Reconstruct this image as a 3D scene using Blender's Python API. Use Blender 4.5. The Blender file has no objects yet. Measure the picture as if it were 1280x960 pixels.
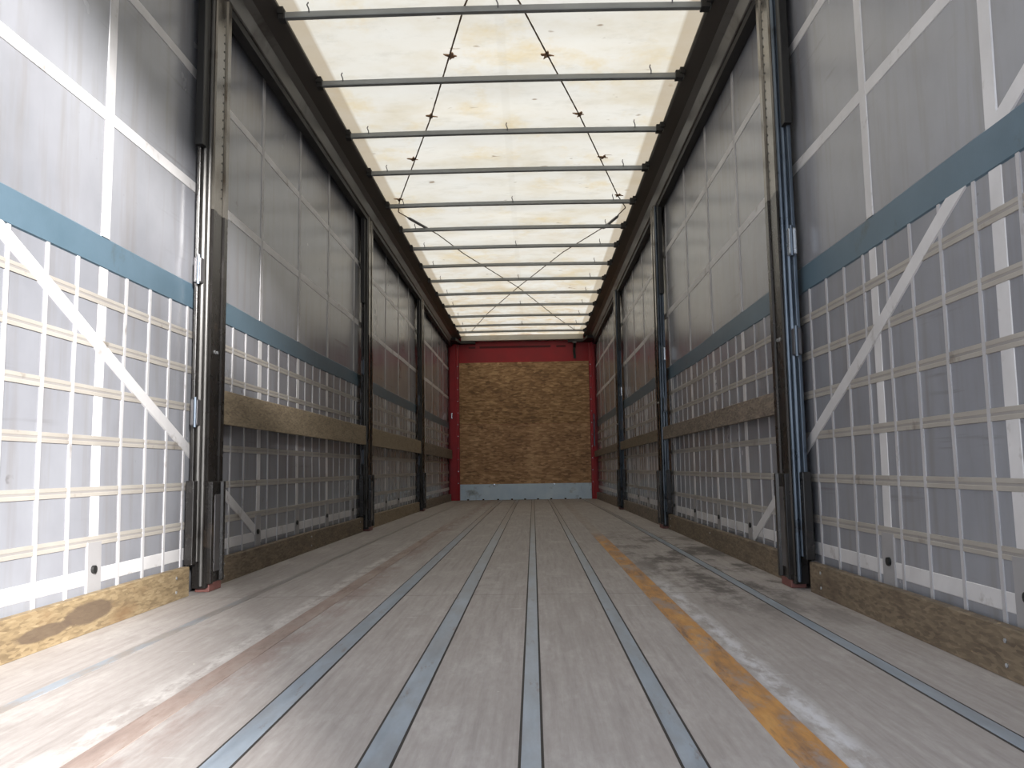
import bpy, math, random
from mathutils import Vector, Matrix
random.seed(7)
sc = bpy.context.scene
col = sc.collection

# ------------------------------------------------------------------ camera
VX, VY, ROLL, F, CAMX, CAMZ = 666.5, 585.1, -0.0172, 1035.0, 0.164, 0.491
fw = Vector(((VX-640)/F, -(VY-480)/F, 1.0)).normalized()
up = Vector((math.sin(ROLL), math.cos(ROLL), 0)); up = (up - fw*up.dot(fw)).normalized()
rt = -(fw.cross(up))
# rows of world->camera (right, up, forward): world axes X=rt, Y=fw, Z=up
r_cam = Vector((rt[0], fw[0], up[0])); u_cam = Vector((rt[1], fw[1], up[1])); f_cam = Vector((rt[2], fw[2], up[2]))
cam = bpy.data.cameras.new('camera'); cam_o = bpy.data.objects.new('camera', cam); col.objects.link(cam_o)
cam.sensor_width = 36; cam.lens = F/1280*36; cam.clip_start = 0.02
m = Matrix.Identity(4)
for i in range(3):
    m[i][0] = r_cam[i]; m[i][1] = u_cam[i]; m[i][2] = -f_cam[i]; m[i][3] = (CAMX, 0, CAMZ)[i]
cam_o.matrix_world = m
sc.camera = cam_o

# ------------------------------------------------------------------ light
w = bpy.data.worlds.new('overcast_sky'); sc.world = w; w.use_nodes = True
nt = w.node_tree; nt.nodes.clear()
out = nt.nodes.new('ShaderNodeOutputWorld'); bg = nt.nodes.new('ShaderNodeBackground')
bg.inputs[0].default_value = (0.80, 0.91, 1.08, 1); bg.inputs[1].default_value = 2.1
nt.links.new(bg.outputs[0], out.inputs[0])
sun = bpy.data.lights.new('hazy_sun', 'SUN'); sun_o = bpy.data.objects.new('hazy_sun', sun); col.objects.link(sun_o)
sun.energy = 20; sun.angle = math.radians(9); sun.color = (1.0, 0.98, 0.95)
SUN_DIR = Vector((-0.545, 1.0, -0.345))
sun_o.rotation_euler = SUN_DIR.to_track_quat('-Z', 'Y').to_euler()
sun_o.location = (4, -5, 3)
vs = sc.view_settings
vs.view_transform = 'Standard'; vs.look = 'None'; vs.gamma = 1; vs.use_curve_mapping = False; vs.exposure = 0.0
sc.cycles.max_bounces = 10; sc.cycles.diffuse_bounces = 6; sc.cycles.transmission_bounces = 6

REAR, FRONT = 0.6, 14.2           # the open rear and the front bulkhead
XC = 1.275                        # curtain plane
def camber(y): return -0.042*max(0, (y-2)/12.2)**2.5

# ------------------------------------------------------------------ materials
def L(c):  # sRGB 0-255 -> linear
    return tuple(((v/255)/12.92 if v <= 10 else (((v/255)+0.055)/1.055)**2.4) for v in c) + (1,)

class Mat:
    def __init__(s, name):
        s.m = bpy.data.materials.new(name); s.m.use_nodes = True
        s.t = s.m.node_tree; s.b = s.t.nodes['Principled BSDF']; s.o = s.t.nodes['Material Output']
        s.co = s.t.nodes.new('ShaderNodeTexCoord').outputs['Object']
    def n(s, kind, **k):
        x = s.t.nodes.new(kind)
        for a, v in k.items(): setattr(x, a, v)
        return x
    def link(s, a, b): s.t.links.new(a, b)
    def mapped(s, scale, loc=(0,0,0), rot=(0,0,0)):
        x = s.n('ShaderNodeMapping'); s.link(s.co, x.inputs[0])
        x.inputs['Scale'].default_value = scale; x.inputs['Location'].default_value = loc; x.inputs['Rotation'].default_value = rot
        return x.outputs[0]
    def noise(s, vec, scale=1, detail=4, rough=.55, dist=0):
        x = s.n('ShaderNodeTexNoise'); s.link(vec, x.inputs['Vector'])
        x.inputs['Scale'].default_value = scale; x.inputs['Detail'].default_value = detail
        x.inputs['Roughness'].default_value = rough; x.inputs['Distortion'].default_value = dist
        return x.outputs['Fac']
    def ramp(s, fac, stops):
        x = s.n('ShaderNodeValToRGB'); s.link(fac, x.inputs[0]); r = x.color_ramp
        while len(r.elements) < len(stops): r.elements.new(.5)
        for e, (p, c) in zip(r.elements, stops):
            e.position = p; e.color = c if len(c) == 4 else tuple(c)+(1,)
        return x.outputs[0]
    def mask(s, fac, lo, hi, a=0., b=1.):
        x = s.n('ShaderNodeMapRange'); s.link(fac, x.inputs[0])
        for i, v in zip(('From Min', 'From Max', 'To Min', 'To Max'), (lo, hi, a, b)): x.inputs[i].default_value = v
        return x.outputs[0]
    def math(s, op, a, b=None, c=None):
        x = s.n('ShaderNodeMath', operation=op)
        for i, v in enumerate((a, b, c)):
            if v is None: continue
            if isinstance(v, (int, float)): x.inputs[i].default_value = v
            else: s.link(v, x.inputs[i])
        return x.outputs[0]
    def mix(s, fac, a, b, blend='MIX'):
        x = s.n('ShaderNodeMix', data_type='RGBA', blend_type=blend)
        for i, v in ((0, fac), (6, a), (7, b)):
            if isinstance(v, (int, float)): x.inputs[i].default_value = v
            elif isinstance(v, tuple): x.inputs[i].default_value = v
            else: s.link(v, x.inputs[i])
        return x.outputs[2]
    def xyz(s):
        x = s.n('ShaderNodeSeparateXYZ'); s.link(s.co, x.inputs[0]); return x.outputs
    def base(s, c):
        if isinstance(c, tuple): s.b.inputs['Base Color'].default_value = c
        else: s.link(c, s.b.inputs['Base Color'])
    def rough(s, v):
        if isinstance(v, (int, float)): s.b.inputs['Roughness'].default_value = v
        else: s.link(v, s.b.inputs['Roughness'])
    def bump(s, h, strength=.3, dist=.002):
        x = s.n('ShaderNodeBump'); s.link(h, x.inputs['Height'])
        x.inputs['Strength'].default_value = strength; x.inputs['Distance'].default_value = dist
        s.link(x.outputs[0], s.b.inputs['Normal'])

def worn(name, c1, c2, rough=.5, metal=0., scale=6, stretch=(1,1,1), bump=.15, spec=.5, dirt=None, dirt_lo=.58):
    M = Mat(name)
    n = M.noise(M.mapped(stretch), scale, 6, .6)
    c = M.ramp(n, [(.3, c1), (.7, c2)])
    if dirt:
        d = M.noise(M.mapped((1,1,1), (5,3,1)), scale*.6, 5, .65)
        c = M.mix(M.mask(d, dirt_lo, dirt_lo+.12), c, dirt)
    M.base(c); M.rough(M.mask(n, .2, .8, rough-.08, rough+.1)); M.b.inputs['Metallic'].default_value = metal
    M.b.inputs['Specular IOR Level'].default_value = spec
    M.bump(M.noise(M.mapped((1,1,1)), scale*12, 3), bump, .001)
    return M.m

def fabric_mat():
    M = Mat('grey_curtain_fabric')
    big = M.noise(M.mapped((1,1.2,1)), 1.3, 5, .6)
    c = M.ramp(big, [(.22, L((114,116,122))), (.5, L((131,132,138))), (.82, L((145,147,153)))])
    # long scuffs left by sliding cargo
    sc_ = M.noise(M.mapped((1,1.1,26), (0,0,2), (0.30,0,0)), 1.0, 5, .6)
    patch = M.noise(M.mapped((1,1,1), (3,1,8)), 1.4, 3)
    k = M.math('MULTIPLY', M.mask(sc_, .60, .70), M.mask(patch, .50, .62))
    c = M.mix(M.math('MULTIPLY', k, .55), c, L((92,88,90)))
    spots = M.noise(M.mapped((1,1,1.4), (9,2,5)), 9, 3)
    c = M.mix(M.mask(spots, .72, .78, 0, .6), c, L((80,76,76)))
    dr = M.noise(M.mapped((1,9,.8), (1,7,5)), 2.0, 4)
    c = M.mix(M.mask(dr, .5, .75, 0, .4), c, L((112,106,101)))
    M.base(c); M.rough(M.mask(big, .3, .8, .20, .30)); M.b.inputs['Specular IOR Level'].default_value = .6
    M.bump(M.noise(M.mapped((1,5,.7)), 5, 4), .10, .004)
    return M.m

def strap_mat(name, c1, c2, dark, rough=.45):
    M = Mat(name)
    n = M.noise(M.mapped((1,1,1)), 5, 5, .6)
    c = M.ramp(n, [(.3, c1), (.7, c2)])
    d = M.noise(M.mapped((1,3,3), (4,2,9)), 2.3, 4, .7)
    c = M.mix(M.mask(d, .60, .72, 0, .8), c, dark)
    M.base(c); M.rough(rough)
    M.bump(M.noise(M.mapped((60,200,200)), 1, 2), .15, .001)
    return M.m

def floor_mat():
    M = Mat('worn_plywood_floor')
    x, y, z = M.xyz()
    grain = M.noise(M.mapped((26,1.1,1)), 2.0, 8, .66)
    blot = M.noise(M.mapped((1.6,.7,1)), 1.7, 6, .6)
    c = M.ramp(grain, [(.22, L((140,133,129))), (.48, L((168,161,157))), (.78, L((188,182,178)))])
    c = M.mix(M.mask(blot, .30, .70, .55, 0), c, L((146,138,133)))
    pale = M.noise(M.mapped((2.6,1.0,1), (2,8,0)), 2.3, 7, .68)
    c = M.mix(M.mask(pale, .53, .66, 0, .5), c, L((190,185,181)))
    fine = M.noise(M.mapped((40,9,1), (5,5,0)), 2.0, 6, .7)
    c = M.mix(M.mask(fine, .35, .65, .35, 0), c, L((136,128,123)))
    # white scuffs
    s1 = M.noise(M.mapped((5,34,1), (7,3,0), (0,0,.12)), 1.0, 5, .6); s2 = M.noise(M.mapped((1.5,1.1,1), (1,5,0)), 1.4, 3)
    c = M.mix(M.math('MULTIPLY', M.mask(s1, .66, .72), M.mask(s2, .52, .60)), c, L((214,212,210)))
    # dark stains on the right, by the wall
    st = M.noise(M.mapped((2.2,.9,1), (0,4,0)), 2.2, 6, .7)
    area = M.math('MULTIPLY', M.mask(x, .55, .8), M.math('MULTIPLY', M.mask(y, 2.4, 3.4), M.mask(y, 7.0, 5.2)))
    c = M.mix(M.math('MULTIPLY', M.mask(st, .47, .58, 0, .75), area), c, L((66,60,56)))
    # dust rubbed into the boards beside the rusty strip
    db = M.math('MULTIPLY', M.mask(M.math('ABSOLUTE', M.math('SUBTRACT', x, .700)), .045, .01), M.math('MULTIPLY', M.mask(y, 4.2, 3.2), M.mask(M.noise(M.mapped((9,3,1)), 2, 5, .7), .40, .56)))
    c = M.mix(M.math('MULTIPLY', db, .75), c, L((208,207,210)))
    dl = M.math('MULTIPLY', M.mask(M.math('ABSOLUTE', M.math('SUBTRACT', x, -.672)), .045, .01), M.math('MULTIPLY', M.mask(y, 6.5, 4.5), M.mask(M.noise(M.mapped((9,3,1), (3,3,0)), 2, 5, .7), .44, .58)))
    c = M.mix(M.math('MULTIPLY', dl, .6), c, L((204,200,196)))
    # reddish wear in the left lane
    rl = M.math('MULTIPLY', M.mask(M.math('ABSOLUTE', M.math('SUBTRACT', x, -.56)), .09, .02), M.mask(M.noise(M.mapped((5,1.4,1), (6,6,0)), 2, 5, .7), .40, .58))
    c = M.mix(M.math('MULTIPLY', rl, .5), c, L((126,98,88)))
    # board joints across the trailer and fine bright chips
    chips = M.noise(M.mapped((1,1,1), (3,3,3)), 42, 2)
    c = M.mix(M.mask(chips, .76, .79, 0, .8), c, L((220,214,200)))
    j = M.math('ABSOLUTE', M.math('SUBTRACT', M.math('FRACT', M.math('DIVIDE', M.math('ADD', y, .35), 2.44)), .5))
    c = M.mix(M.mask(j, .0012, .0004, 0, .8), c, L((52,46,44)))
    M.base(c); M.rough(M.mask(blot, .3, .7, .66, .8)); M.b.inputs['Specular IOR Level'].default_value = .4
    M.bump(grain, .25, .002)
    return M.m

def steel_strip_mat(name, rust, lo, fade=6.0):
    M = Mat(name); x, y, z = M.xyz()
    g = M.noise(M.mapped((8,1.2,1)), 3, 6, .6)
    c = M.ramp(g, [(.3, L((132,144,156))), (.7, L((162,174,187)))])
    rn = M.noise(M.mapped((14,3.0,1), (1,2,0)), 1.6, 6, .72)
    c = M.mix(M.mask(rn, lo, lo+.10, 0, .9), c, rust)
    blo = M.noise(M.mapped((9,2.5,1), (7,2,0)), 1.2, 5, .7)
    c = M.mix(M.mask(blo, .45, .65, 0, .45), c, L((128,124,122)))
    # dirt covers the strips deeper inside
    dirt = M.ramp(g, [(.3, L((134,127,122))), (.7, L((160,153,148)))])
    c = M.mix(M.mask(M.math('ADD', y, M.math('MULTIPLY', rn, 3.0)), fade, fade+2.0, .15, .9), c, dirt)
    M.base(c); M.rough(M.mask(g, .3, .7, .36, .5)); M.b.inputs['Metallic'].default_value = .1
    return M.m

def rust_strip_mat(name, c1, c2, c3, y0, y1):
    M = Mat(name); x, y, z = M.xyz()
    g = M.noise(M.mapped((9,1.6,1), (2,1,0)), 2.0, 7, .7)
    c = M.ramp(g, [(.30, c1), (.52, c2), (.75, c3)])
    br = M.noise(M.mapped((7,3.2,1), (0,1,0)), 1.3, 6, .75)
    c = M.mix(M.mask(br, .50, .60, 0, .85), c, L((150,136,128)))
    b2 = M.noise(M.mapped((16,2.0,1), (4,1,0)), 1.3, 6, .75)
    c = M.mix(M.mask(b2, .54, .64, 0, .8), c, L((110,88,76)))
    dirt = M.ramp(g, [(.3, L((134,127,122))), (.7, L((160,153,148)))])
    c = M.mix(M.mask(y, y0, y1, 0, .92), c, dirt)
    M.base(c); M.rough(.62)
    return M.m

def board_mat(name, c1, c2, c3, stain, seed, stains=.62, fibre=(1,.5,1), spots=()):
    M = Mat(name)
    v = M.n('ShaderNodeTexVoronoi'); M.link(M.mapped((60, 34, 150), (seed,seed,0)), v.inputs['Vector']); v.inputs['Scale'].default_value = 1.0
    n = M.noise(M.mapped((3,3,14), (seed,1,1)), 2.2, 7, .7)
    sp = M.n('ShaderNodeSeparateColor'); M.link(v.outputs['Color'], sp.inputs[0])
    f = M.math('ADD', M.math('MULTIPLY', sp.outputs[0], .24), M.math('MULTIPLY', n, .66))
    c = M.ramp(f, [(.28, c1), (.5, c2), (.8, c3)])
    d = M.noise(M.mapped((1.2,1.2,3.5), (seed*2,3,4)), 1.7, 4, .55)
    c = M.mix(M.mask(d, stains, stains+.10, 0, .8), c, stain)
    ch = M.noise(M.mapped((1,1,2.5), (seed,9,3)), 16, 3)
    c = M.mix(M.mask(ch, .73, .77, 0, .7), c, L((196,172,132)))
    for (sy, sz, ry, rz) in spots:   # burnt-looking stains with a shape of their own
        xx, yy, zz = M.xyz()
        a = M.math('DIVIDE', M.math('SUBTRACT', yy, sy), ry); b_ = M.math('DIVIDE', M.math('SUBTRACT', zz, sz), rz)
        q = M.math('ADD', M.math('ADD', M.math('MULTIPLY', a, a), M.math('MULTIPLY', b_, b_)), M.math('MULTIPLY', M.noise(M.mapped((1,14,30)), 1.2, 4), .9))
        c = M.mix(M.mask(q, 1.45, 1.1, 0, .85), c, L((84,70,58)))
    M.base(c); M.rough(.68); M.bump(f, .35, .002)
    return M.m

def tarp_mat():
    M = Mat('translucent_roof_tarpaulin'); x, y, z = M.xyz()
    a = M.noise(M.mapped((1.2,1.6,1)), 1.4, 6, .62)
    c = M.ramp(a, [(.28, (0.80,0.72,0.58,1)), (.5, (.90,.86,.79,1)), (.75, (.94,.92,.88,1))])
    st = M.noise(M.mapped((1.1,1.0,1), (4,2,1)), 1.6, 5, .7)
    c = M.mix(M.mask(st, .54, .70, 0, .6), c, (0.84,0.66,0.36,1))
    gr = M.noise(M.mapped((2.5,5,1), (2,9,4)), 1.5, 6, .75)
    c = M.mix(M.mask(gr, .52, .70, 0, .35), c, (.62,.58,.50,1))
    far = M.mask(y, 7.5, 12.5, 0, .75)
    st2 = M.noise(M.mapped((1.6,1.4,1), (1,6,2)), 2.1, 6, .7)
    c = M.mix(M.math('MULTIPLY', far, M.mask(st2, .44, .66)), c, (0.74,0.54,0.30,1))
    sp = M.noise(M.mapped((1,1.8,1), (8,8,1)), 6.5, 2)
    c = M.mix(M.mask(sp, .71, .76, 0, .8), c, (0.35,0.26,0.18,1))
    # the hemmed edge, doubled over and stained
    e = M.mask(M.math('ABSOLUTE', M.math('SUBTRACT', x, .01)), .965, .985)
    c = M.mix(M.math('MULTIPLY', e, .75), c, (0.52,0.42,0.30,1))
    seam = M.mask(M.math('ABSOLUTE', M.math('SUBTRACT', x, .03)), .03, .02, 0, .10)
    c = M.mix(seam, c, (.55,.5,.42,1))
    tr = M.n('ShaderNodeBsdfTranslucent'); df = M.n('ShaderNodeBsdfDiffuse'); mx = M.n('ShaderNodeMixShader')
    ct = M.mix(1.0, c, (.425,.41,.375,1), 'MULTIPLY'); M.link(ct, tr.inputs[0]); M.link(c, df.inputs[0]); mx.inputs[0].default_value = .42
    M.link(tr.outputs[0], mx.inputs[1]); M.link(df.outputs[0], mx.inputs[2]); M.link(mx.outputs[0], M.o.inputs[0])
    return M.m

def osb_mat(name, c1, c2, c3, seed):
    M = Mat(name)
    v = M.n('ShaderNodeTexVoronoi'); M.link(M.mapped((9,9,26), (seed,0,seed)), v.inputs['Vector']); v.inputs['Scale'].default_value = 1.6
    v2 = M.n('ShaderNodeTexVoronoi'); M.link(M.mapped((5,5,18), (seed,3,1), (0,.4,0)), v2.inputs['Vector']); v2.inputs['Scale'].default_value = 2.2
    s1 = M.n('ShaderNodeSeparateColor'); M.link(v.outputs['Color'], s1.inputs[0])
    s2 = M.n('ShaderNodeSeparateColor'); M.link(v2.outputs['Color'], s2.inputs[0])
    n = M.noise(M.mapped((1,1,1.6), (seed,1,1)), 1.6, 6, .65)
    f = M.math('ADD', M.math('MULTIPLY', s1.outputs[0], .28), M.math('ADD', M.math('MULTIPLY', s2.outputs[1], .25), M.math('MULTIPLY', n, .5)))
    c = M.ramp(f, [(.25, c1), (.5, c2), (.8, c3)])
    M.base(c); M.rough(.6); M.bump(f, .3, .002)
    return M.m

MT = {}
MT['fabric'] = fabric_mat()
MT['white_strap'] = strap_mat('white_webbing', L((184,182,183)), L((202,200,201)), L((132,124,118)))
MT['thin_strap'] = strap_mat('pale_webbing', L((160,158,160)), L((176,174,176)), L((122,116,112)))
MT['beige_strap'] = strap_mat('beige_webbing', L((148,142,135)), L((162,157,150)), L((110,102,94)))
MT['row_groove'] = strap_mat('webbing_groove', L((132,128,126)), L((146,142,139)), L((102,96,90)))
MT['blue_band'] = strap_mat('blue_grey_band', L((76,96,109)), L((86,106,120)), L((74,84,88)), .4)
MT['patch'] = strap_mat('grey_patch', L((136,134,135)), L((148,146,147)), L((110,104,100)), .5)
MT['floor'] = floor_mat()
MT['strip'] = steel_strip_mat('bare_steel_strip', L((120,104,94)), .60, 7.2)
MT['strip_far'] = steel_strip_mat('dull_steel_strip', L((150,140,132)), .44, 3.0)
MT['orange'] = rust_strip_mat('orange_rust', L((124,98,80)), L((184,134,76)), L((206,160,98)), 5.6, 6.4)
MT['brown_rust'] = rust_strip_mat('reddish_rust', L((122,106,99)), L((148,130,121)), L((172,160,153)), 6.5, 9.0)
MT['gap'] = worn('dark_joint', L((40,36,34)), L((58,52,48)), .8)
MT['rail'] = worn('dark_grey_rail', L((98,96,93)), L((118,115,112)), .36, .3, 3, (1,.3,1), dirt=L((58,52,48)))
MT['rail_up'] = worn('shaded_rail_flange', L((56,52,49)), L((68,64,60)), .45, .1, 3, (1,.3,1))  # shade of the rail underside, put into a darker rail colour
MT['rail_dark'] = worn('black_track', L((26,25,25)), L((36,35,34)), .5)
MT['beam'] = worn('aluminium_roof_bow', L((132,134,133)), L((152,154,153)), .45, .3, 4)
MT['black'] = worn('black_painted_steel', L((30,28,27)), L((44,41,39)), .26, .2, 5, dirt=L((66,56,48)), dirt_lo=.62, spec=.6)
MT['grey_post'] = worn('dirty_galvanised_post', L((96,92,86)), L((120,115,108)), .2, .5, 5, dirt=L((74,62,50)), dirt_lo=.55)
MT['bluesteel'] = worn('blue_grey_steel', L((66,74,84)), L((92,102,114)), .3, .5, 5, dirt=L((40,40,42)))
MT['greysteel'] = worn('dull_grey_steel', L((64,62,60)), L((84,82,80)), .4, .4, 5, dirt=L((38,36,34)))
MT['chrome'] = worn('bright_steel', L((200,204,208)), L((225,228,232)), .25, .8, 8)
MT['dark_metal'] = worn('dark_hinge_steel', L((86,84,86)), L((112,110,112)), .35, .5, 8)
MT['red'] = worn('red_painted_steel', L((146,16,26)), L((170,22,34)), .42, .0, 3, dirt=L((120,20,26)), dirt_lo=.6)
MT['red_dark'] = worn('dark_red_slot', L((84,10,18)), L((98,14,22)), .6)
MT['red_primer'] = worn('faded_red_foot', L((104,62,57)), L((132,88,82)), .6, 0, 14)
MT['galv'] = worn('galvanised_sheet', L((192,214,234)), L((214,232,246)), .4, .1, 4, dirt=L((130,138,146)), dirt_lo=.56)
MT['alu'] = worn('front_header_aluminium', L((186,183,174)), L((204,201,192)), .5, .1, 4)
MT['cable'] = worn('rusty_wire_rope', L((84,66,50)), L((118,98,78)), .7, .2, 60)
MT['rust_clip'] = worn('rusty_clip', L((140,104,76)), L((178,146,116)), .8, 0, 30)
MT['rubber'] = worn('black_rubber', L((16,16,16)), L((26,26,26)), .6)
MT['osb_up'] = osb_mat('brown_osb', L((120,90,62)), L((166,128,88)), L((216,178,132)), 1.0)
MT['osb_low'] = osb_mat('warm_brown_osb', L((130,98,72)), L((176,136,98)), L((220,182,140)), 4.0)
MT['yellow_board'] = board_mat('yellowish_board', L((104,88,66)), L((134,116,88)), L((158,142,114)), L((112,88,62)), 2.0, .56, spots=((.62,.062,.16,.036),(.38,.048,.15,.022)))
MT['brown_board'] = board_mat('brown_board', L((86,74,60)), L((114,100,82)), L((142,127,106)), L((80,66,54)), 5.0, .58)
MT['grey_board'] = board_mat('grey_brown_board', L((84,74,66)), L((122,110,98)), L((156,142,126)), L((80,72,64)), 8.0, .56)
MT['tan_board'] = board_mat('tan_board', L((112,98,80)), L((140,125,103)), L((166,151,127)), L((104,90,72)), 11.0, .64)
MT['tarp'] = tarp_mat()
MT['ground'] = worn('grey_yard_paving', L((112,110,108)), L((136,134,131)), .85, 0, 2)
MT['white_body'] = worn('white_rear_frame', L((200,202,204)), L((214,216,218)), .4)

# ------------------------------------------------------------------ mesh helpers
class MB:
    def __init__(s): s.v = []; s.f = []; s.mi = []
    def add(s, vs, fs, mi=0):
        k = len(s.v); s.v += [tuple(p) for p in vs]; s.f += [tuple(i+k for i in f) for f in fs]; s.mi += [mi]*len(fs)
        return s
    def box(s, x0, x1, y0, y1, z0, z1, mi=0, b=0.0):
        x0, x1 = sorted((x0, x1)); y0, y1 = sorted((y0, y1)); z0, z1 = sorted((z0, z1))
        vs = [(x, y, z) for x in (x0, x1) for y in (y0, y1) for z in (z0, z1)]
        return s.add(vs, [(0,1,3,2),(4,6,7,5),(0,4,5,1),(2,3,7,6),(0,2,6,4),(1,5,7,3)], mi)
    def prism(s, prof, axis, a, b, n=1, mi=0, shift=None):
        """closed 2-D profile extruded along an axis: 'y' -> profile (x,z), 'z' -> profile (x,y), 'x' -> (y,z)"""
        k = len(prof); vs = []
        for i in range(n+1):
            t = a + (b-a)*i/n
            for p, q in prof:
                dz = shift(t) if shift else 0
                vs.append({'y': (p, t, q+dz), 'z': (p, q, t), 'x': (t, p, q)}[axis])
        fs = [(i*k+j, i*k+(j+1) % k, (i+1)*k+(j+1) % k, (i+1)*k+j) for i in range(n) for j in range(k)]
        fs += [tuple(range(k-1, -1, -1)), tuple(n*k+j for j in range(k))]
        return s.add(vs, fs, mi)
    def tube(s, pts, r, n=8, mi=0):
        pts = [Vector(p) for p in pts]; vs = []; k = len(pts)
        for i, p in enumerate(pts):
            d = (pts[min(i+1, k-1)] - pts[max(i-1, 0)]).normalized()
            a = d.orthogonal().normalized() if abs(d.z) > .9 else d.cross(Vector((0,0,1))).normalized()
            b = d.cross(a)
            rr = r[i] if isinstance(r, (list, tuple)) else r
            for j in range(n):
                t = 2*math.pi*j/n; vs.append(p + a*math.cos(t)*rr + b*math.sin(t)*rr)
        fs = [(i*n+j, i*n+(j+1) % n, (i+1)*n+(j+1) % n, (i+1)*n+j) for i in range(k-1) for j in range(n)]
        fs += [tuple(range(n-1, -1, -1)), tuple((k-1)*n+j for j in range(n))]
        return s.add(vs, fs, mi)
    def build(s, name, mat, parent=None, loc=None, bevel=0, smooth=False):
        if loc is None: loc = Vector((0,0,0))
        if parent is not None: org = world_of(parent)
        else: org = Vector(loc)
        me = bpy.data.meshes.new(name)
        me.from_pydata([tuple(Vector(p)-org) for p in s.v], [], s.f)
        mats = mat if isinstance(mat, list) else [mat]
        for q in mats: me.materials.append(q)
        for p, i in zip(me.polygons, s.mi): p.material_index = i; p.use_smooth = smooth
        o = bpy.data.objects.new(name, me); col.objects.link(o)
        if parent is not None: o.parent = parent
        else: o.location = org
        import bmesh
        bm = bmesh.new(); bm.from_mesh(me); bmesh.ops.recalc_face_normals(bm, faces=bm.faces); bm.to_mesh(me); bm.free()
        if bevel:
            bv = o.modifiers.new('bevel', 'BEVEL'); bv.width = bevel; bv.segments = 2; bv.limit_method = 'ANGLE'
        return o
def world_of(o):
    p = Vector((0,0,0))
    while o is not None: p += Vector(o.location); o = o.parent
    return p
def thing(name, loc, label, cat, group=None):
    o = bpy.data.objects.new(name, None); o.empty_display_size = .1; col.objects.link(o); o.location = loc
    o['label'] = label; o['category'] = cat
    if group: o['group'] = group
    return o
def tag(o, label, cat, group=None):
    o['label'] = label; o['category'] = cat
    if group: o['group'] = group
    return o
def struct(o): o['kind'] = 'structure'; return o

# ------------------------------------------------------------------ ground outside, the open rear frame
g = MB(); g.add([(-30,-30,-1.25),(30,-30,-1.25),(30,45,-1.25),(-30,45,-1.25)], [(0,1,2,3)])
struct(g.build('ground', MT['ground']))
rf = MB()
prof = [(-1.32,-.12),(1.32,-.12),(1.32,2.92),(-1.32,2.92)]
inner = [(-1.235,-.002),(1.235,-.002),(1.235,2.64),(-1.235,2.64)]
vs = [(p[0], y, p[1]) for y in (.45, .6) for p in prof+inner]
fs = []
for j in range(4):
    k = (j+1) % 4
    fs += [(j,k,4+k,4+j), (8+j,12+j,12+k,8+k), (j,8+j,8+k,k), (4+j,4+k,12+k,12+j)]
rf.add(vs, fs); struct(rf.build('trim_rear', MT['white_body']))

# rear door leaves added out of view; right one angled to shape the sunlight
for i, (hx, ex, ey) in enumerate(((-1.30, -1.42, -.80), (1.30, .86, -.74))):
    a = Vector((hx, .42, 0)); b_ = Vector((ex, ey, 0)); d = (b_-a).normalized(); n = Vector((-d.y, d.x, 0))*.014
    def leaf(u0, u1, z0, z1, k=1.0, off=0.0):
        o_ = n.normalized()*off; P = [a+d*u0-n*k+o_, a+d*u1-n*k+o_, a+d*u1+n*k+o_, a+d*u0+n*k+o_]
        q = MB(); q.prism([(p.x, p.y) for p in P], 'z', z0, z1); return q
    dr = struct(leaf(.02, 1.24, .01, 2.62).build('door_%d' % (i+1), MT['white_body']))
    for u in (.32, .92):
        leaf(u-.012, u+.012, .03, 2.60, .8, .030*(1 if i == 0 else -1)).build('lock_bar', MT['greysteel'], dr)
    for z in (.3, 1.0, 1.7, 2.35):
        leaf(-.02, .18, z-.03, z+.03, 1.4).build('door_hinge', MT['greysteel'], dr)

# ------------------------------------------------------------------ floor
fl = MB()
N = 60
fl.prism([(-1.30,-.10),(1.30,-.10),(1.30,0),(-1.30,0)], 'y', REAR, FRONT, N, shift=camber)
floor_o = struct(fl.build('floor', MT['floor']))
def strip(xc, wd, mat, h=.0012, label=None, gaps=True):
    b = MB(); b.prism([(xc-wd/2, -.02), (xc+wd/2, -.02), (xc+wd/2, h), (xc-wd/2, h)], 'y', REAR, FRONT-.03, N, shift=camber)
    o = b.build('steel_strip', mat, floor_o)
    if label: o['label'] = label
    if gaps:
        for sgn in (-1, 1):
            q = MB(); c = xc + sgn*(wd/2+.0025)
            q.prism([(c-.0025, -.02), (c+.0025, -.02), (c+.0025, .0006), (c-.0025, .0006)], 'y', REAR, FRONT-.03, N, shift=camber)
            q.build('joint', MT['gap'], o)
strip(-.378, .050, MT['strip']); strip(-.110, .052, MT['strip']); strip(.152, .034, MT['strip'])
strip(.422, .038, MT['strip']); strip(1.008, .036, MT['strip'])
strip(-.965, .034, MT['strip_far'], gaps=False)
strip(.628, .078, MT['orange'], .0010, 'orange rusted strip', gaps=False)
strip(-.612, .060, MT['brown_rust'], .0010, 'reddish brown rusted strip', gaps=False)

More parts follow.
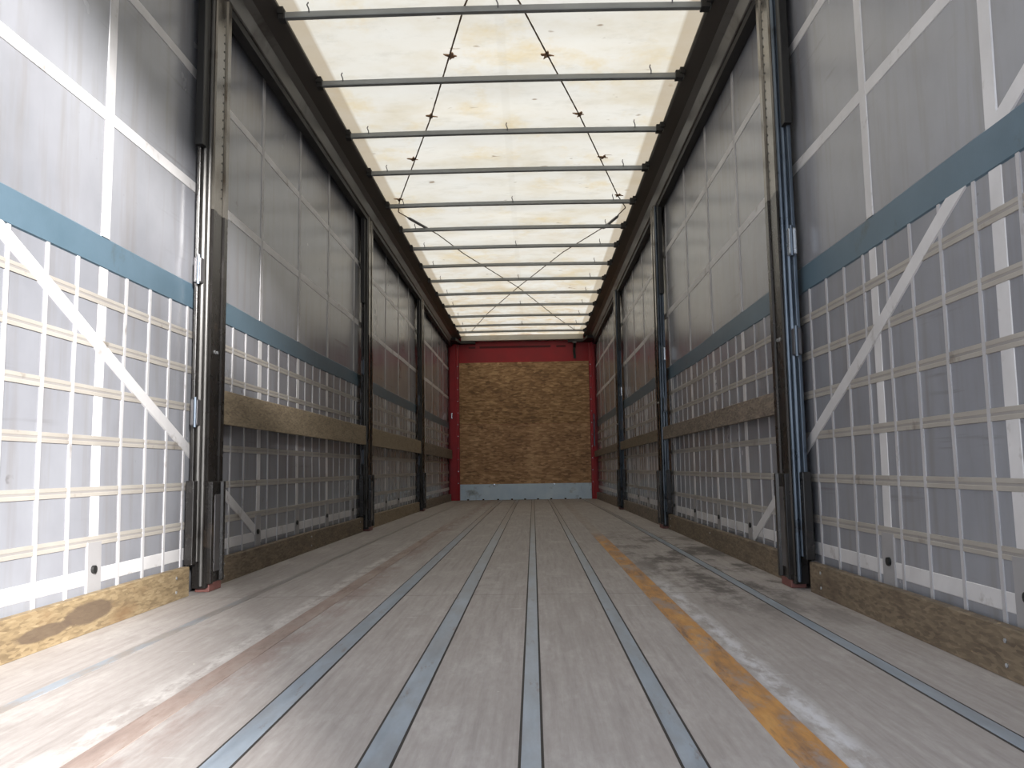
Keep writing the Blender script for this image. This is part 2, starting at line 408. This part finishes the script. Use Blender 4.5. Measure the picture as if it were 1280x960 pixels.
# ------------------------------------------------------------------ curtain walls
def wob(s, y, z):
    a = min(1, max(0, (z-.1)/.5))*min(1, max(0, (2.7-z)/.5))
    return (.004*math.sin(2.1*y+.9*z+s) + .002*math.sin(4.9*y-1.7*z+2*s) + .001*math.sin(3.1*z+.8*y*s))*a
def cx(s, y, z, off): return s*(XC - off) + wob(s, y, z)
def ribbon(mb, s, path, width, off, base=0.0, mi=0, profile=None):
    """a raised band along a path of (y,z) points on the curtain of side s"""
    prof = profile or [(-.5, base), (-.46, off), (.46, off), (.5, base)]
    vs = []; k = len(prof)
    for i, (y, z) in enumerate(path):
        a = Vector(path[max(i-1,0)]); b = Vector(path[min(i+1,len(path)-1)]); d = (b-a).normalized(); n = Vector((-d.y, d.x))
        for t, o in prof:
            yy, zz = y + n.x*t*width, z + n.y*t*width
            vs.append((cx(s, yy, zz, o), yy, zz))
    fs = []; mis = []
    for i in range(len(path)-1):
        for j in range(k-1): fs.append((i*k+j, i*k+j+1, (i+1)*k+j+1, (i+1)*k+j)); mis.append(j)
    k0 = len(mb.f); mb.add(vs, fs, mi)
    if profile:
        for q, j in enumerate(mis): mb.mi[k0+q] = 1 if j == 3 else 0
def line(a, b, n): return [(a[0]+(b[0]-a[0])*i/n, a[1]+(b[1]-a[1])*i/n) for i in range(n+1)]

SIDE = {-1: 'left', 1: 'right'}
ROWS = [1.072, .923, .765, .602, .436, .276]
for s in (-1, 1):
    b = MB(); ny, nz = 110, 26; z0, z1 = -.02, 2.75; vs = []
    for i in range(ny+1):
        for j in range(nz+1):
            y = REAR + (FRONT+.02-REAR)*i/ny; z = z0+(z1-z0)*j/nz; vs.append((cx(s,y,z,0), y, z))
    k = nz+1
    fs = [(i*k+j, (i+1)*k+j, (i+1)*k+j+1, i*k+j+1) for i in range(ny) for j in range(nz)]
    # an outer skin so that the curtain has a thickness
    nv = len(vs); vs += [(x+s*.004, y, z) for x, y, z in vs]; fs += [tuple(q+nv for q in reversed(f)) for f in fs]
    for i in range(ny): fs += [(i*k, i*k+nv, (i+1)*k+nv, (i+1)*k), (i*k+nz, (i+1)*k+nz, (i+1)*k+nz+nv, i*k+nz+nv)]
    for j in range(nz): fs += [(j, j+1, j+1+nv, j+nv), (ny*k+j, ny*k+j+nv, ny*k+j+1+nv, ny*k+j+1)]
    b.add(vs, fs)
    wall = struct(b.build('wall_'+SIDE[s], MT['fabric'], smooth=True))
    def part(name, path, wd, off, mat, **kw):
        q = MB(); ribbon(q, s, path, wd, off, **kw); return q.build(name, mat, wall, smooth=False)
    part('reinforcing_band', line((REAR,1.236),(FRONT,1.236),100), .108, .0045, MT['blue_band'])['label'] = 'blue-grey reinforcing band'
    part('horizontal_strap', line((REAR,1.714),(FRONT,1.714),100), .046, .0025, MT['white_strap'])
    part('horizontal_strap', line((REAR,2.219),(FRONT,2.219),100), .044, .0025, MT['white_strap'])
    part('bottom_hem', line((REAR,.162),(FRONT,.162),100), .048, .0012, MT['white_strap'])
    for z in ROWS:
        part('grid_strap', line((REAR,z),(FRONT,z),100), .032, .0025, [MT['beige_strap'], MT['row_groove']],
             profile=[(-.5,0),(-.47,.0030),(-.14,.0030),(-.10,.0022),(.10,.0022),(.14,.0030),(.47,.0030),(.5,0)])
    wide = [1.17, 1.94, 2.71, 3.48, 4.32, 5.04, 5.77, 6.59] + [7.34+.75*i for i in range(9)]
    if s > 0: wide[1], wide[2], wide[3] = 1.935, 2.665, 3.44
    for y in wide:
        part('vertical_strap', line((y,.24),(y,1.185),8), .056, .0018, MT['white_strap'])
        part('vertical_strap', line((y,1.290),(y,2.70),14), .054 if y < 3.5 else .040, .0035, MT['white_strap' if y < 3.5 else 'thin_strap'])
        if y < 9:
            p = MB(); ribbon(p, s, line((y,.10),(y,.272),3), .092, .005)
            pt = p.build('anchor_patch', MT['patch'], wall)
            h = MB(); h.tube([(s*(XC-.004), y-.01, .185), (s*(XC-.013), y-.01, .185)], .013, 10)
            h.build('rubber_button', MT['rubber'], pt)
    thin = [1.32,1.49,1.66,1.84,2.02,2.20,2.385,2.55,2.87,3.05,3.22,3.38] if s < 0 else [1.32,1.49,1.66,1.84,2.03,2.21,2.39,2.565,2.745,2.915,3.09,3.27]
    thin += [3.72 + .186*i for i in range(50)]
    for y in thin:
        if any(abs(y-q) < .045 for q in wide) or y > 13.4: continue
        part('grid_strap', line((y,.08),(y,1.185),9), .016, .0036, MT['thin_strap'])
    if s < 0: part('diagonal_strap', line((1.73,1.362),(4.38,.148),24), .050, .0042, MT['white_strap'])
    else:
        part('diagonal_strap', line((1.22,1.624),(4.29,.118),28), .050, .0042, MT['white_strap'])

# ------------------------------------------------------------------ roof: tarpaulin, rails, bows, wire ropes
BOWS = [3.86,4.59,5.345,6.06,6.85,7.57,8.23,8.98,9.70,10.47,11.25,12.05,12.85,13.45]
t = MB(); nx, ny = 16, 150; vs = []
def tarp_z(x, y):
    k = min(BOWS, key=lambda q: abs(q-y)); d = min(1, abs(y-k)/.37)
    return 2.782 + .010*d*math.sin(3*x+y*2.3)*(1-abs(x)/1.2) - .012*(1-math.cos(math.pi*d))*.5*(1-abs(x)/1.3) + .02*(1-(x/1.2)**2)
for i in range(ny+1):
    for j in range(nx+1):
        y = .47+(FRONT+.05-.47)*i/ny; x = -1.15+2.30*j/nx; vs.append((x, y, tarp_z(x, y)))
k = nx+1
t.add(vs, [(i*k+j, i*k+j+1, (i+1)*k+j+1, (i+1)*k+j) for i in range(ny) for j in range(nx)])
struct(t.build('ceiling', MT['tarp'], smooth=True))

def rail(s):
    dx = 0.02 if s > 0 else 0.0
    P = [(-1.285,2.66),(-1.195,2.638),(-1.189,2.643),(-1.166,2.698),(-1.126,2.711),(-1.126,2.735),(-1.285,2.735)]
    Q = [(-1.285,2.7352),(-1.1255,2.7352),(-1.1255,2.7115),(-1.056,2.748),(-1.046,2.758),(-1.048,2.776),(-1.14,2.788),(-1.285,2.788)]
    if s > 0: P = [(dx-p, q) for p, q in P]; Q = [(dx-p, q) for p, q in Q]
    o = thing('roof_rail', (s*1.2, REAR, 2.66), 'dark grey %s roof rail running the whole length above the %s curtain' % (SIDE[s], SIDE[s]), 'rail')
    b = MB(); b.prism(P, 'y', REAR, FRONT-.02, 40); b.build('lower_profile', MT['rail'], o)
    b = MB(); b.prism(Q, 'y', REAR, FRONT-.02, 40); b.build('upper_flange', MT['rail_up'], o)['label'] = 'upper flange with underside shade in its colour'
    c = MB(); x0 = s*1.200+dx; c.box(x0, x0+s*.05, REAR, FRONT-.02, 2.600, 2.637); c.build('gap_shade_bar', MT['rail_dark'], o)  # black bar standing in for the shadow gap under the rail
    # roller carriages, one behind each bow
    for i, y in enumerate(BOWS):
        q = MB(); x = s*1.055+dx
        q.box(x, x-s*.03, y-.035, y+.035, 2.730, 2.764); q.build('carriage', MT['rail_dark'], o)
for s in (-1, 1): rail(s)

ORD = ['first','second','third','fourth','fifth','sixth','seventh','eighth','ninth','tenth','eleventh','twelfth','thirteenth','fourteenth']
for i, y in enumerate(BOWS):
    tail = 'nearest the open rear' if i == 0 else ('closest to the red bulkhead' if i == 13 else 'counting from the open rear')
    o = thing('roof_bow', (0, y, 2.70), '%s aluminium roof bow under the pale tarpaulin, %s' % (ORD[i], tail), 'roof bow', 'roof bows under the tarpaulin')
    b = MB()
    n = 14; vs = []; prof = [(-.014,-.015),(.014,-.015),(.016,-.010),(.016,.012),(.012,.016),(-.012,.016),(-.016,.012),(-.016,-.010)]
    for a in range(n+1):
        x = -1.045 + 2.115*a/n; sag = .008*(1-(x/1.06)**2)
        for p, q in prof: vs.append((x, y+p+.004*x, 2.728+q+sag))
    kk = len(prof)
    fs = [(a*kk+j, a*kk+(j+1) % kk, (a+1)*kk+(j+1) % kk, (a+1)*kk+j) for a in range(n) for j in range(kk)]
    fs += [tuple(range(kk)), tuple(n*kk+j for j in range(kk-1,-1,-1))]
    b.add(vs, fs); b.build('bow_tube', MT['beam'], o)
    for x in ([-.90, .03, .88] if i % 2 == 0 else [-.90, .88]):
        h = MB(); h.tube([(x, y-.017, 2.735), (x, y-.024, 2.752), (x-.008, y-.028, 2.772), (x-.004, y-.02, 2.788)], .0035, 6)
        h.build('hook', MT['dark_metal'], o)
    for s in (-1, 1):
        h = MB(); h.box(s*(1.02), s*1.06+.005, y-.028, y+.028, 2.706, 2.752); h.build('end_bracket', MT['rail_dark'], o, bevel=.003)

def rope(label, pts, clips):
    o = thing('wire_rope', pts[0], label, 'wire rope')
    b = MB(); P = []
    for a, c in zip(pts[:-1], pts[1:]):
        a = Vector(a); c = Vector(c); n = 24
        for i in range(n): P.append(a+(c-a)*i/n)
    P.append(Vector(pts[-1]))
    # twisted look: alternating radius
    Q = []; R_ = []
    for i, p in enumerate(P):
        Q.append(p); R_.append(.0042 if i % 2 else .0052)
    b.tube(Q, R_, 6); b.build('rope', MT['cable'], o)
    for x, y in clips:
        c = MB(); z = 2.764
        r1, r2 = .040, .021; vs = []; nn = 16
        for zz in (z, z+.006):
            for j in range(nn):
                r = r1*(1+.25*math.sin(j*2.7+x*9)) if j % 4 == 0 else r2*(1+.4*math.sin(j*5+y))
                vs.append((x+r*math.cos(2*math.pi*j/nn+.3), y+r*math.sin(2*math.pi*j/nn+.3)*1.1, zz))
        fs = [(j, (j+1) % nn, nn+(j+1) % nn, nn+j) for j in range(nn)] + [tuple(range(nn-1,-1,-1)), tuple(nn+j for j in range(nn))]
        c.add(vs, fs); c.build('clip', MT['rust_clip'], o)
    return o
ZR = 2.757
rope('rusty wire rope under the near roof, ending at the left rail', [(.93,.65,ZR),(-.136,3.86,ZR),(-.459,5.14,ZR),(-.93,6.80,ZR),(-.985,7.08,ZR)], [(-.25,4.36),(-.462,5.14),(-.685,5.88),(-.93,6.78)])
rope('rusty wire rope under the near roof, ending at the right rail', [(-.93,.65,ZR+.007),(.139,3.86,ZR+.007),(.50,5.165,ZR+.007),(.916,6.80,ZR+.007),(1.015,7.12,ZR+.007)], [(.275,4.38),(.503,5.165),(.716,5.93),(.918,6.80)])
ro = rope('rusty wire rope crossing the far roof from left rail to bulkhead right', [(-.985,7.10,ZR),(-.72,7.82,ZR),(-.53,8.56,ZR),(.017,10.25,ZR),(.534,12.3,ZR),(.90,13.6,ZR)], [])
b = MB(); b.tube([(-.93,7.25,ZR-.001),(-.915,7.29,ZR-.001),(-.80,7.60,ZR-.001),(-.785,7.64,ZR-.001)], [.006,.013,.013,.006], 8); b.build('turnbuckle', MT['dark_metal'], ro)
ro = rope('rusty wire rope crossing the far roof from right rail to bulkhead left', [(1.015,7.14,ZR+.007),(.92,7.6,ZR+.007),(.52,8.6,ZR+.007),(.017,10.25,ZR+.007),(-.46,11.97,ZR+.007),(-.83,13.6,ZR+.007)], [])
b = MB(); b.tube([(.975,7.34,ZR),(.965,7.38,ZR),(.88,7.70,ZR),(.87,7.74,ZR)], [.006,.013,.013,.006], 8); b.build('turnbuckle', MT['dark_metal'], ro)

# ------------------------------------------------------------------ posts
def post(s, far, label, near=False):
    y1 = far; y0 = far-.175; zb = camber(far)
    o = thing('sliding_post', (s*1.22, (y0+y1)/2, zb), label, 'post', 'sliding posts along the curtains')
    X = lambda a: s*a
    b = MB()   # channel: back wall at the curtain, two flanges, shallow groove in the inner face
    prof = [(1.246,y0),(1.196,y0),(1.190,y0+.006),(1.190,y0+.048),(1.197,y0+.054),(1.197,y1-.050),(1.190,y1-.044),(1.190,y1-.006),(1.196,y1),(1.246,y1)]
    b.prism([(X(a), y) for a, y in prof], 'z', zb+.02, 1.62); b.build('lower_column', MT['black'], o)
    b = MB(); b.prism([(X(a), y) for a, y in prof], 'z', 1.62, 2.635); uc = b.build('upper_column', MT['grey_post'], o)
    uc['label'] = 'dirty grey upper half with a row of holes'
    if near:
        for i in range(22):
            z = 1.70+.04*i
            q = MB(); q.tube([(X(1.199), y0+.105, z), (X(1.1955), y0+.105, z)], .0045, 8); q.build('hole', MT['rubber'], uc)
    # foot
    b = MB(); b.box(X(1.185), X(1.245), y0+.03, y1-.012, zb+.0005, zb+.035); b.build('foot', MT['red_primer'], o, bevel=.003)['label'] = 'faded red foot'
    # lock housing over the foot
    b = MB()
    P = [(1.192,y0+.010),(1.172,y0+.010),(1.170,y0+.018),(1.170,y0+.034),(1.184,y0+.040),(1.184,y1-.046),(1.170,y1-.040),(1.170,y1-.022),(1.173,y1-.016),(1.192,y1-.016)]
    b.prism([(X(a), y) for a, y in P], 'z', zb+.036, .455); b.build('lock_housing', MT['black'], o, bevel=.002)
    b = MB(); b.box(X(1.176), X(1.186), y0+.055, y1-.062, .08, .40); b.build('lock_lever', MT['dark_metal'], o, bevel=.003)
    # rods and rear flange facing the open end
    b = MB(); b.tube([(X(1.205), y0-.012, .03), (X(1.205), y0-.012, 2.62)], .0085, 8); b.build('rod', MT['bluesteel' if s > 0 else 'greysteel'], o)
    b = MB(); b.tube([(X(1.224), y0-.018, .13), (X(1.224), y0-.018, 2.62)], .011, 8); b.build('rod', MT['bluesteel' if s > 0 else 'greysteel'], o)
    b = MB(); b.box(X(1.231), X(1.246), y0-.050, y0-.002, .12, 2.62); b.build('rear_flange', MT['bluesteel' if s > 0 else 'black'], o, bevel=.003)
    b = MB(); b.box(X(1.214), X(1.247), y0-.075, y0-.028, 1.88, 2.62); b.build('guide_channel', MT['rail_dark'], o, bevel=.003)
    b = MB(); b.box(X(1.218), X(1.252), y0-.070, y0-.028, .12, .46); b.build('guide_shoe', MT['black'], o, bevel=.003)
    zs = ((1.34, .74) if near else (1.34, .60)) if s < 0 else (1.39, .98)
    for i, z in enumerate(zs):
        b = MB(); b.box(X(1.214), X(1.246), y0-.062, y0-.024, z-.055, z+.055)
        hg = b.build('hinge', MT['chrome'] if (s > 0 and i == 0) else MT['dark_metal'], o, bevel=.006)
        q = MB(); q.tube([(X(1.222), y0-.066, z-.062), (X(1.222), y0-.066, z+.062)], .007, 8); q.build('hinge_pin', MT['bluesteel'], hg)
    for dy in (.045, .075):
        q = MB(); q.tube([(X(1.198), y0+dy, 1.005), (X(1.186), y0+dy, 1.005)], .0075, 6); q.build('bolt', MT['chrome'], o)
POSTS = {-1: [3.605, 6.99, 10.36], 1: [3.535, 6.86, 10.12]}
WH = ['nearest black sliding post against the %s curtain, with a lock housing', 'middle black sliding post of three against the %s curtain', 'farthest black sliding post against the %s curtain, close to the bulkhead']
for s in (-1, 1):
    for i, y in enumerate(POSTS[s]): post(s, y, WH[i] % SIDE[s], near=(i == 0))

# ------------------------------------------------------------------ kick boards and side boards
def board(name, s, y0, y1, xin, th, z0, z1, mat, label, cat, group, screws=True):
    o = thing(name, (s*(xin+th/2), (y0+y1)/2, z0), label, cat, group)
    b = MB(); n = 8; vs = []
    for i in range(n+1):
        y = y0+(y1-y0)*i/n; c = camber(y); dz = .002*math.sin(y*3+s)
        vs += [(s*xin, y, z0+c), (s*(xin+th), y, z0+c), (s*(xin+th), y, z1+c+dz), (s*(xin+.003), y, z1+c+dz), (s*xin, y, z1-.003+c+dz)]
    fs = [(i*5+j, i*5+(j+1) % 5, i*5+5+(j+1) % 5, i*5+5+j) for i in range(n) for j in range(5)] + [(0,1,2,3,4), tuple(n*5+j for j in (4,3,2,1,0))]
    b.add(vs, fs); b.build('plank', mat, o)
    if screws:
        for y in (y0+.12, (y0+y1)/2, y1-.12):
            for z in (z0+.03, z1-.03):
                q = MB(); c = camber(y); q.tube([(s*(xin+.002), y, z+c), (s*(xin-.0025), y, z+c)], .006, 6); q.build('screw', MT['chrome'], o)
SEC = {s: [REAR+.02] + POSTS[s] + [FRONT-.10] for s in (-1, 1)}
KM = {-1: ['yellow_board','brown_board','tan_board','grey_board'], 1: ['brown_board','brown_board','grey_board','grey_board']}
KL = ['nearest the open rear', 'between the nearest and middle posts', 'between the middle and farthest posts', 'next to the red bulkhead']
CW = {'yellow_board': 'stained yellowish', 'brown_board': 'brown', 'tan_board': 'tan', 'grey_board': 'dull grey-brown'}
for s in (-1, 1):
    S = SEC[s]
    for i in range(4):
        y0 = S[i] + (.012 if i else 0); y1 = S[i+1] - (.19 if i < 3 else 0)
        if i == 0: y1 -= .055
        board('kick_board', s, y0, y1, 1.228, .026, .001, .116, MT[KM[s][i]], '%s kick board below the %s curtain, %s' % (CW[KM[s][i]], SIDE[s], KL[i]), 'board', 'kick boards on the floor')
    for i in (1, 2, 3):
        y0 = S[i] + .004; y1 = S[i+1] - (.207 if i < 3 else .02)
        zt = .857 if s < 0 else .803
        mt = {-1: ['tan_board','tan_board','grey_board'], 1: ['grey_board','brown_board','grey_board']}[s][i-1]
        board('side_board', s, y0, y1, 1.205, .024, .706, zt, MT[mt], '%s board halfway up the %s curtain, %s' % (CW[mt], SIDE[s], KL[i]), 'board', 'side boards at mid height', screws=False)

# ------------------------------------------------------------------ front bulkhead
zb = camber(FRONT)
wb = MB(); wb.box(-1.30, 1.30, FRONT, FRONT+.05, zb-.05, 2.80)
wall_b = struct(wb.build('wall_back', MT['red']))
q = MB(); q.box(-.73, .50, FRONT-.006, FRONT+.01, 2.568, 2.602); q.build('slot', MT['red_dark'], wall_b)
q = MB(); q.box(-.92, -.80, FRONT-.006, FRONT+.01, 2.566, 2.600); q.build('slot', MT['red_dark'], wall_b)
q = MB(); q.box(.60, .76, FRONT-.006, FRONT+.01, 2.566, 2.600); q.build('slot', MT['red_dark'], wall_b)
for (z0, z1, mt, lb, nm) in ((1.248, 2.315, 'osb_up', 'upper brown chipboard panel covering the red bulkhead', 'u'), (.232, 1.245, 'osb_low', 'lower brown chipboard panel on the red bulkhead above the metal plate', 'l')):
    b = MB(); b.box(-1.085, 1.150, FRONT-.018, FRONT-.001, z0, z1)
    tag(b.build('chipboard_panel', MT[mt], loc=(0, FRONT-.01, z0), bevel=.002), lb, 'panel')
o = thing('metal_plate', (.03, FRONT-.02, zb), 'pale galvanised metal plate along the foot of the bulkhead', 'plate')
b = MB(); b.box(-1.085, 1.150, FRONT-.026, FRONT-.001, zb+.003, .230); b.build('sheet', MT['galv'], o, bevel=.002)
for x in (-.50, .52):
    q = MB(); q.tube([(x, FRONT-.024, .222), (x, FRONT-.032, .222)], .012, 8); q.build('rivet', MT['chrome'], o)
for i in range(9):
    x = -.95+.24*i+.03*math.sin(i*7)
    q = MB(); q.box(x-.016, x+.016, FRONT-.029, FRONT-.02, zb+.003, zb+.022); q.build('drain_notch', MT['rubber'], o)
for s in (-1, 1):
    o = thing('corner_post', (s*1.19, FRONT-.06, zb), 'red painted corner post %s of the chipboard bulkhead' % SIDE[s], 'post')
    xi = -1.092 if s < 0 else 1.157
    b = MB(); P = [(xi,FRONT-.002),(xi,FRONT-.050),(xi+s*.03,FRONT-.056),(xi+s*.034,FRONT-.085),(s*1.245,FRONT-.085),(s*1.245,FRONT-.002)]
    b.prism(P, 'z', zb+.002, 2.636); b.build('profile', MT['red'], o)
    for i in range(11):
        z = .25+.2*i
        q = MB(); q.tube([(xi+s*.018, FRONT-.050, z), (xi+s*.018, FRONT-.060, z)], .008, 6); q.build('rivet', MT['chrome'], o)
    q = MB(); zz = 1.40 if s < 0 else 1.15; q.box(s*1.20, s*1.222, FRONT-.10, FRONT-.08, zz-(.05 if s < 0 else .30), zz+(.05 if s < 0 else .25)); q.build('latch', MT['chrome'] if s < 0 else MT['bluesteel'], o, bevel=.003)
o = thing('front_header', (0, FRONT-.15, 2.70), 'grey header across the roof end above the red bulkhead', 'header')
b = MB(); b.box(-1.04, 1.06, FRONT-.13, FRONT-.002, 2.684, 2.775); b.build('header_bar', MT['alu'], o, bevel=.004)
for s in (-1, 1):
    b = MB(); b.prism([(s*1.245, FRONT-.50), (s*1.245, FRONT-.01), (s*.80, FRONT-.01), (s*.80, FRONT-.09), (s*1.05, FRONT-.14), (s*1.10, FRONT-.50)], 'z', 2.640, 2.682); b.build('corner_gusset', MT['rail_dark'], o)
o = thing('hanging_strap', (.96, FRONT-.05, 2.70), 'short black strap hanging down the red bulkhead at upper right', 'strap')
b = MB(); n = 10; vs = []
for i in range(n+1):
    z = 2.630-.27*i/n; yy = FRONT-.14+.10*min(1, i/3)+.004*math.sin(i)
    vs += [(.885+.004*math.sin(i*.9), yy, z), (.930+.004*math.sin(i*.9), yy, z), (.930+.004*math.sin(i*.9), yy+.004, z), (.885+.004*math.sin(i*.9), yy+.004, z)]
b.add(vs, [(i*4+j, i*4+(j+1) % 4, i*4+4+(j+1) % 4, i*4+4+j) for i in range(n) for j in range(4)]+[(0,1,2,3), (n*4+3,n*4+2,n*4+1,n*4)])
b.build('webbing', MT['rubber'], o)
b = MB(); b.box(.875, .940, FRONT-.155, FRONT-.136, 2.610, 2.637); b.build('buckle', MT['dark_metal'], o, bevel=.003)
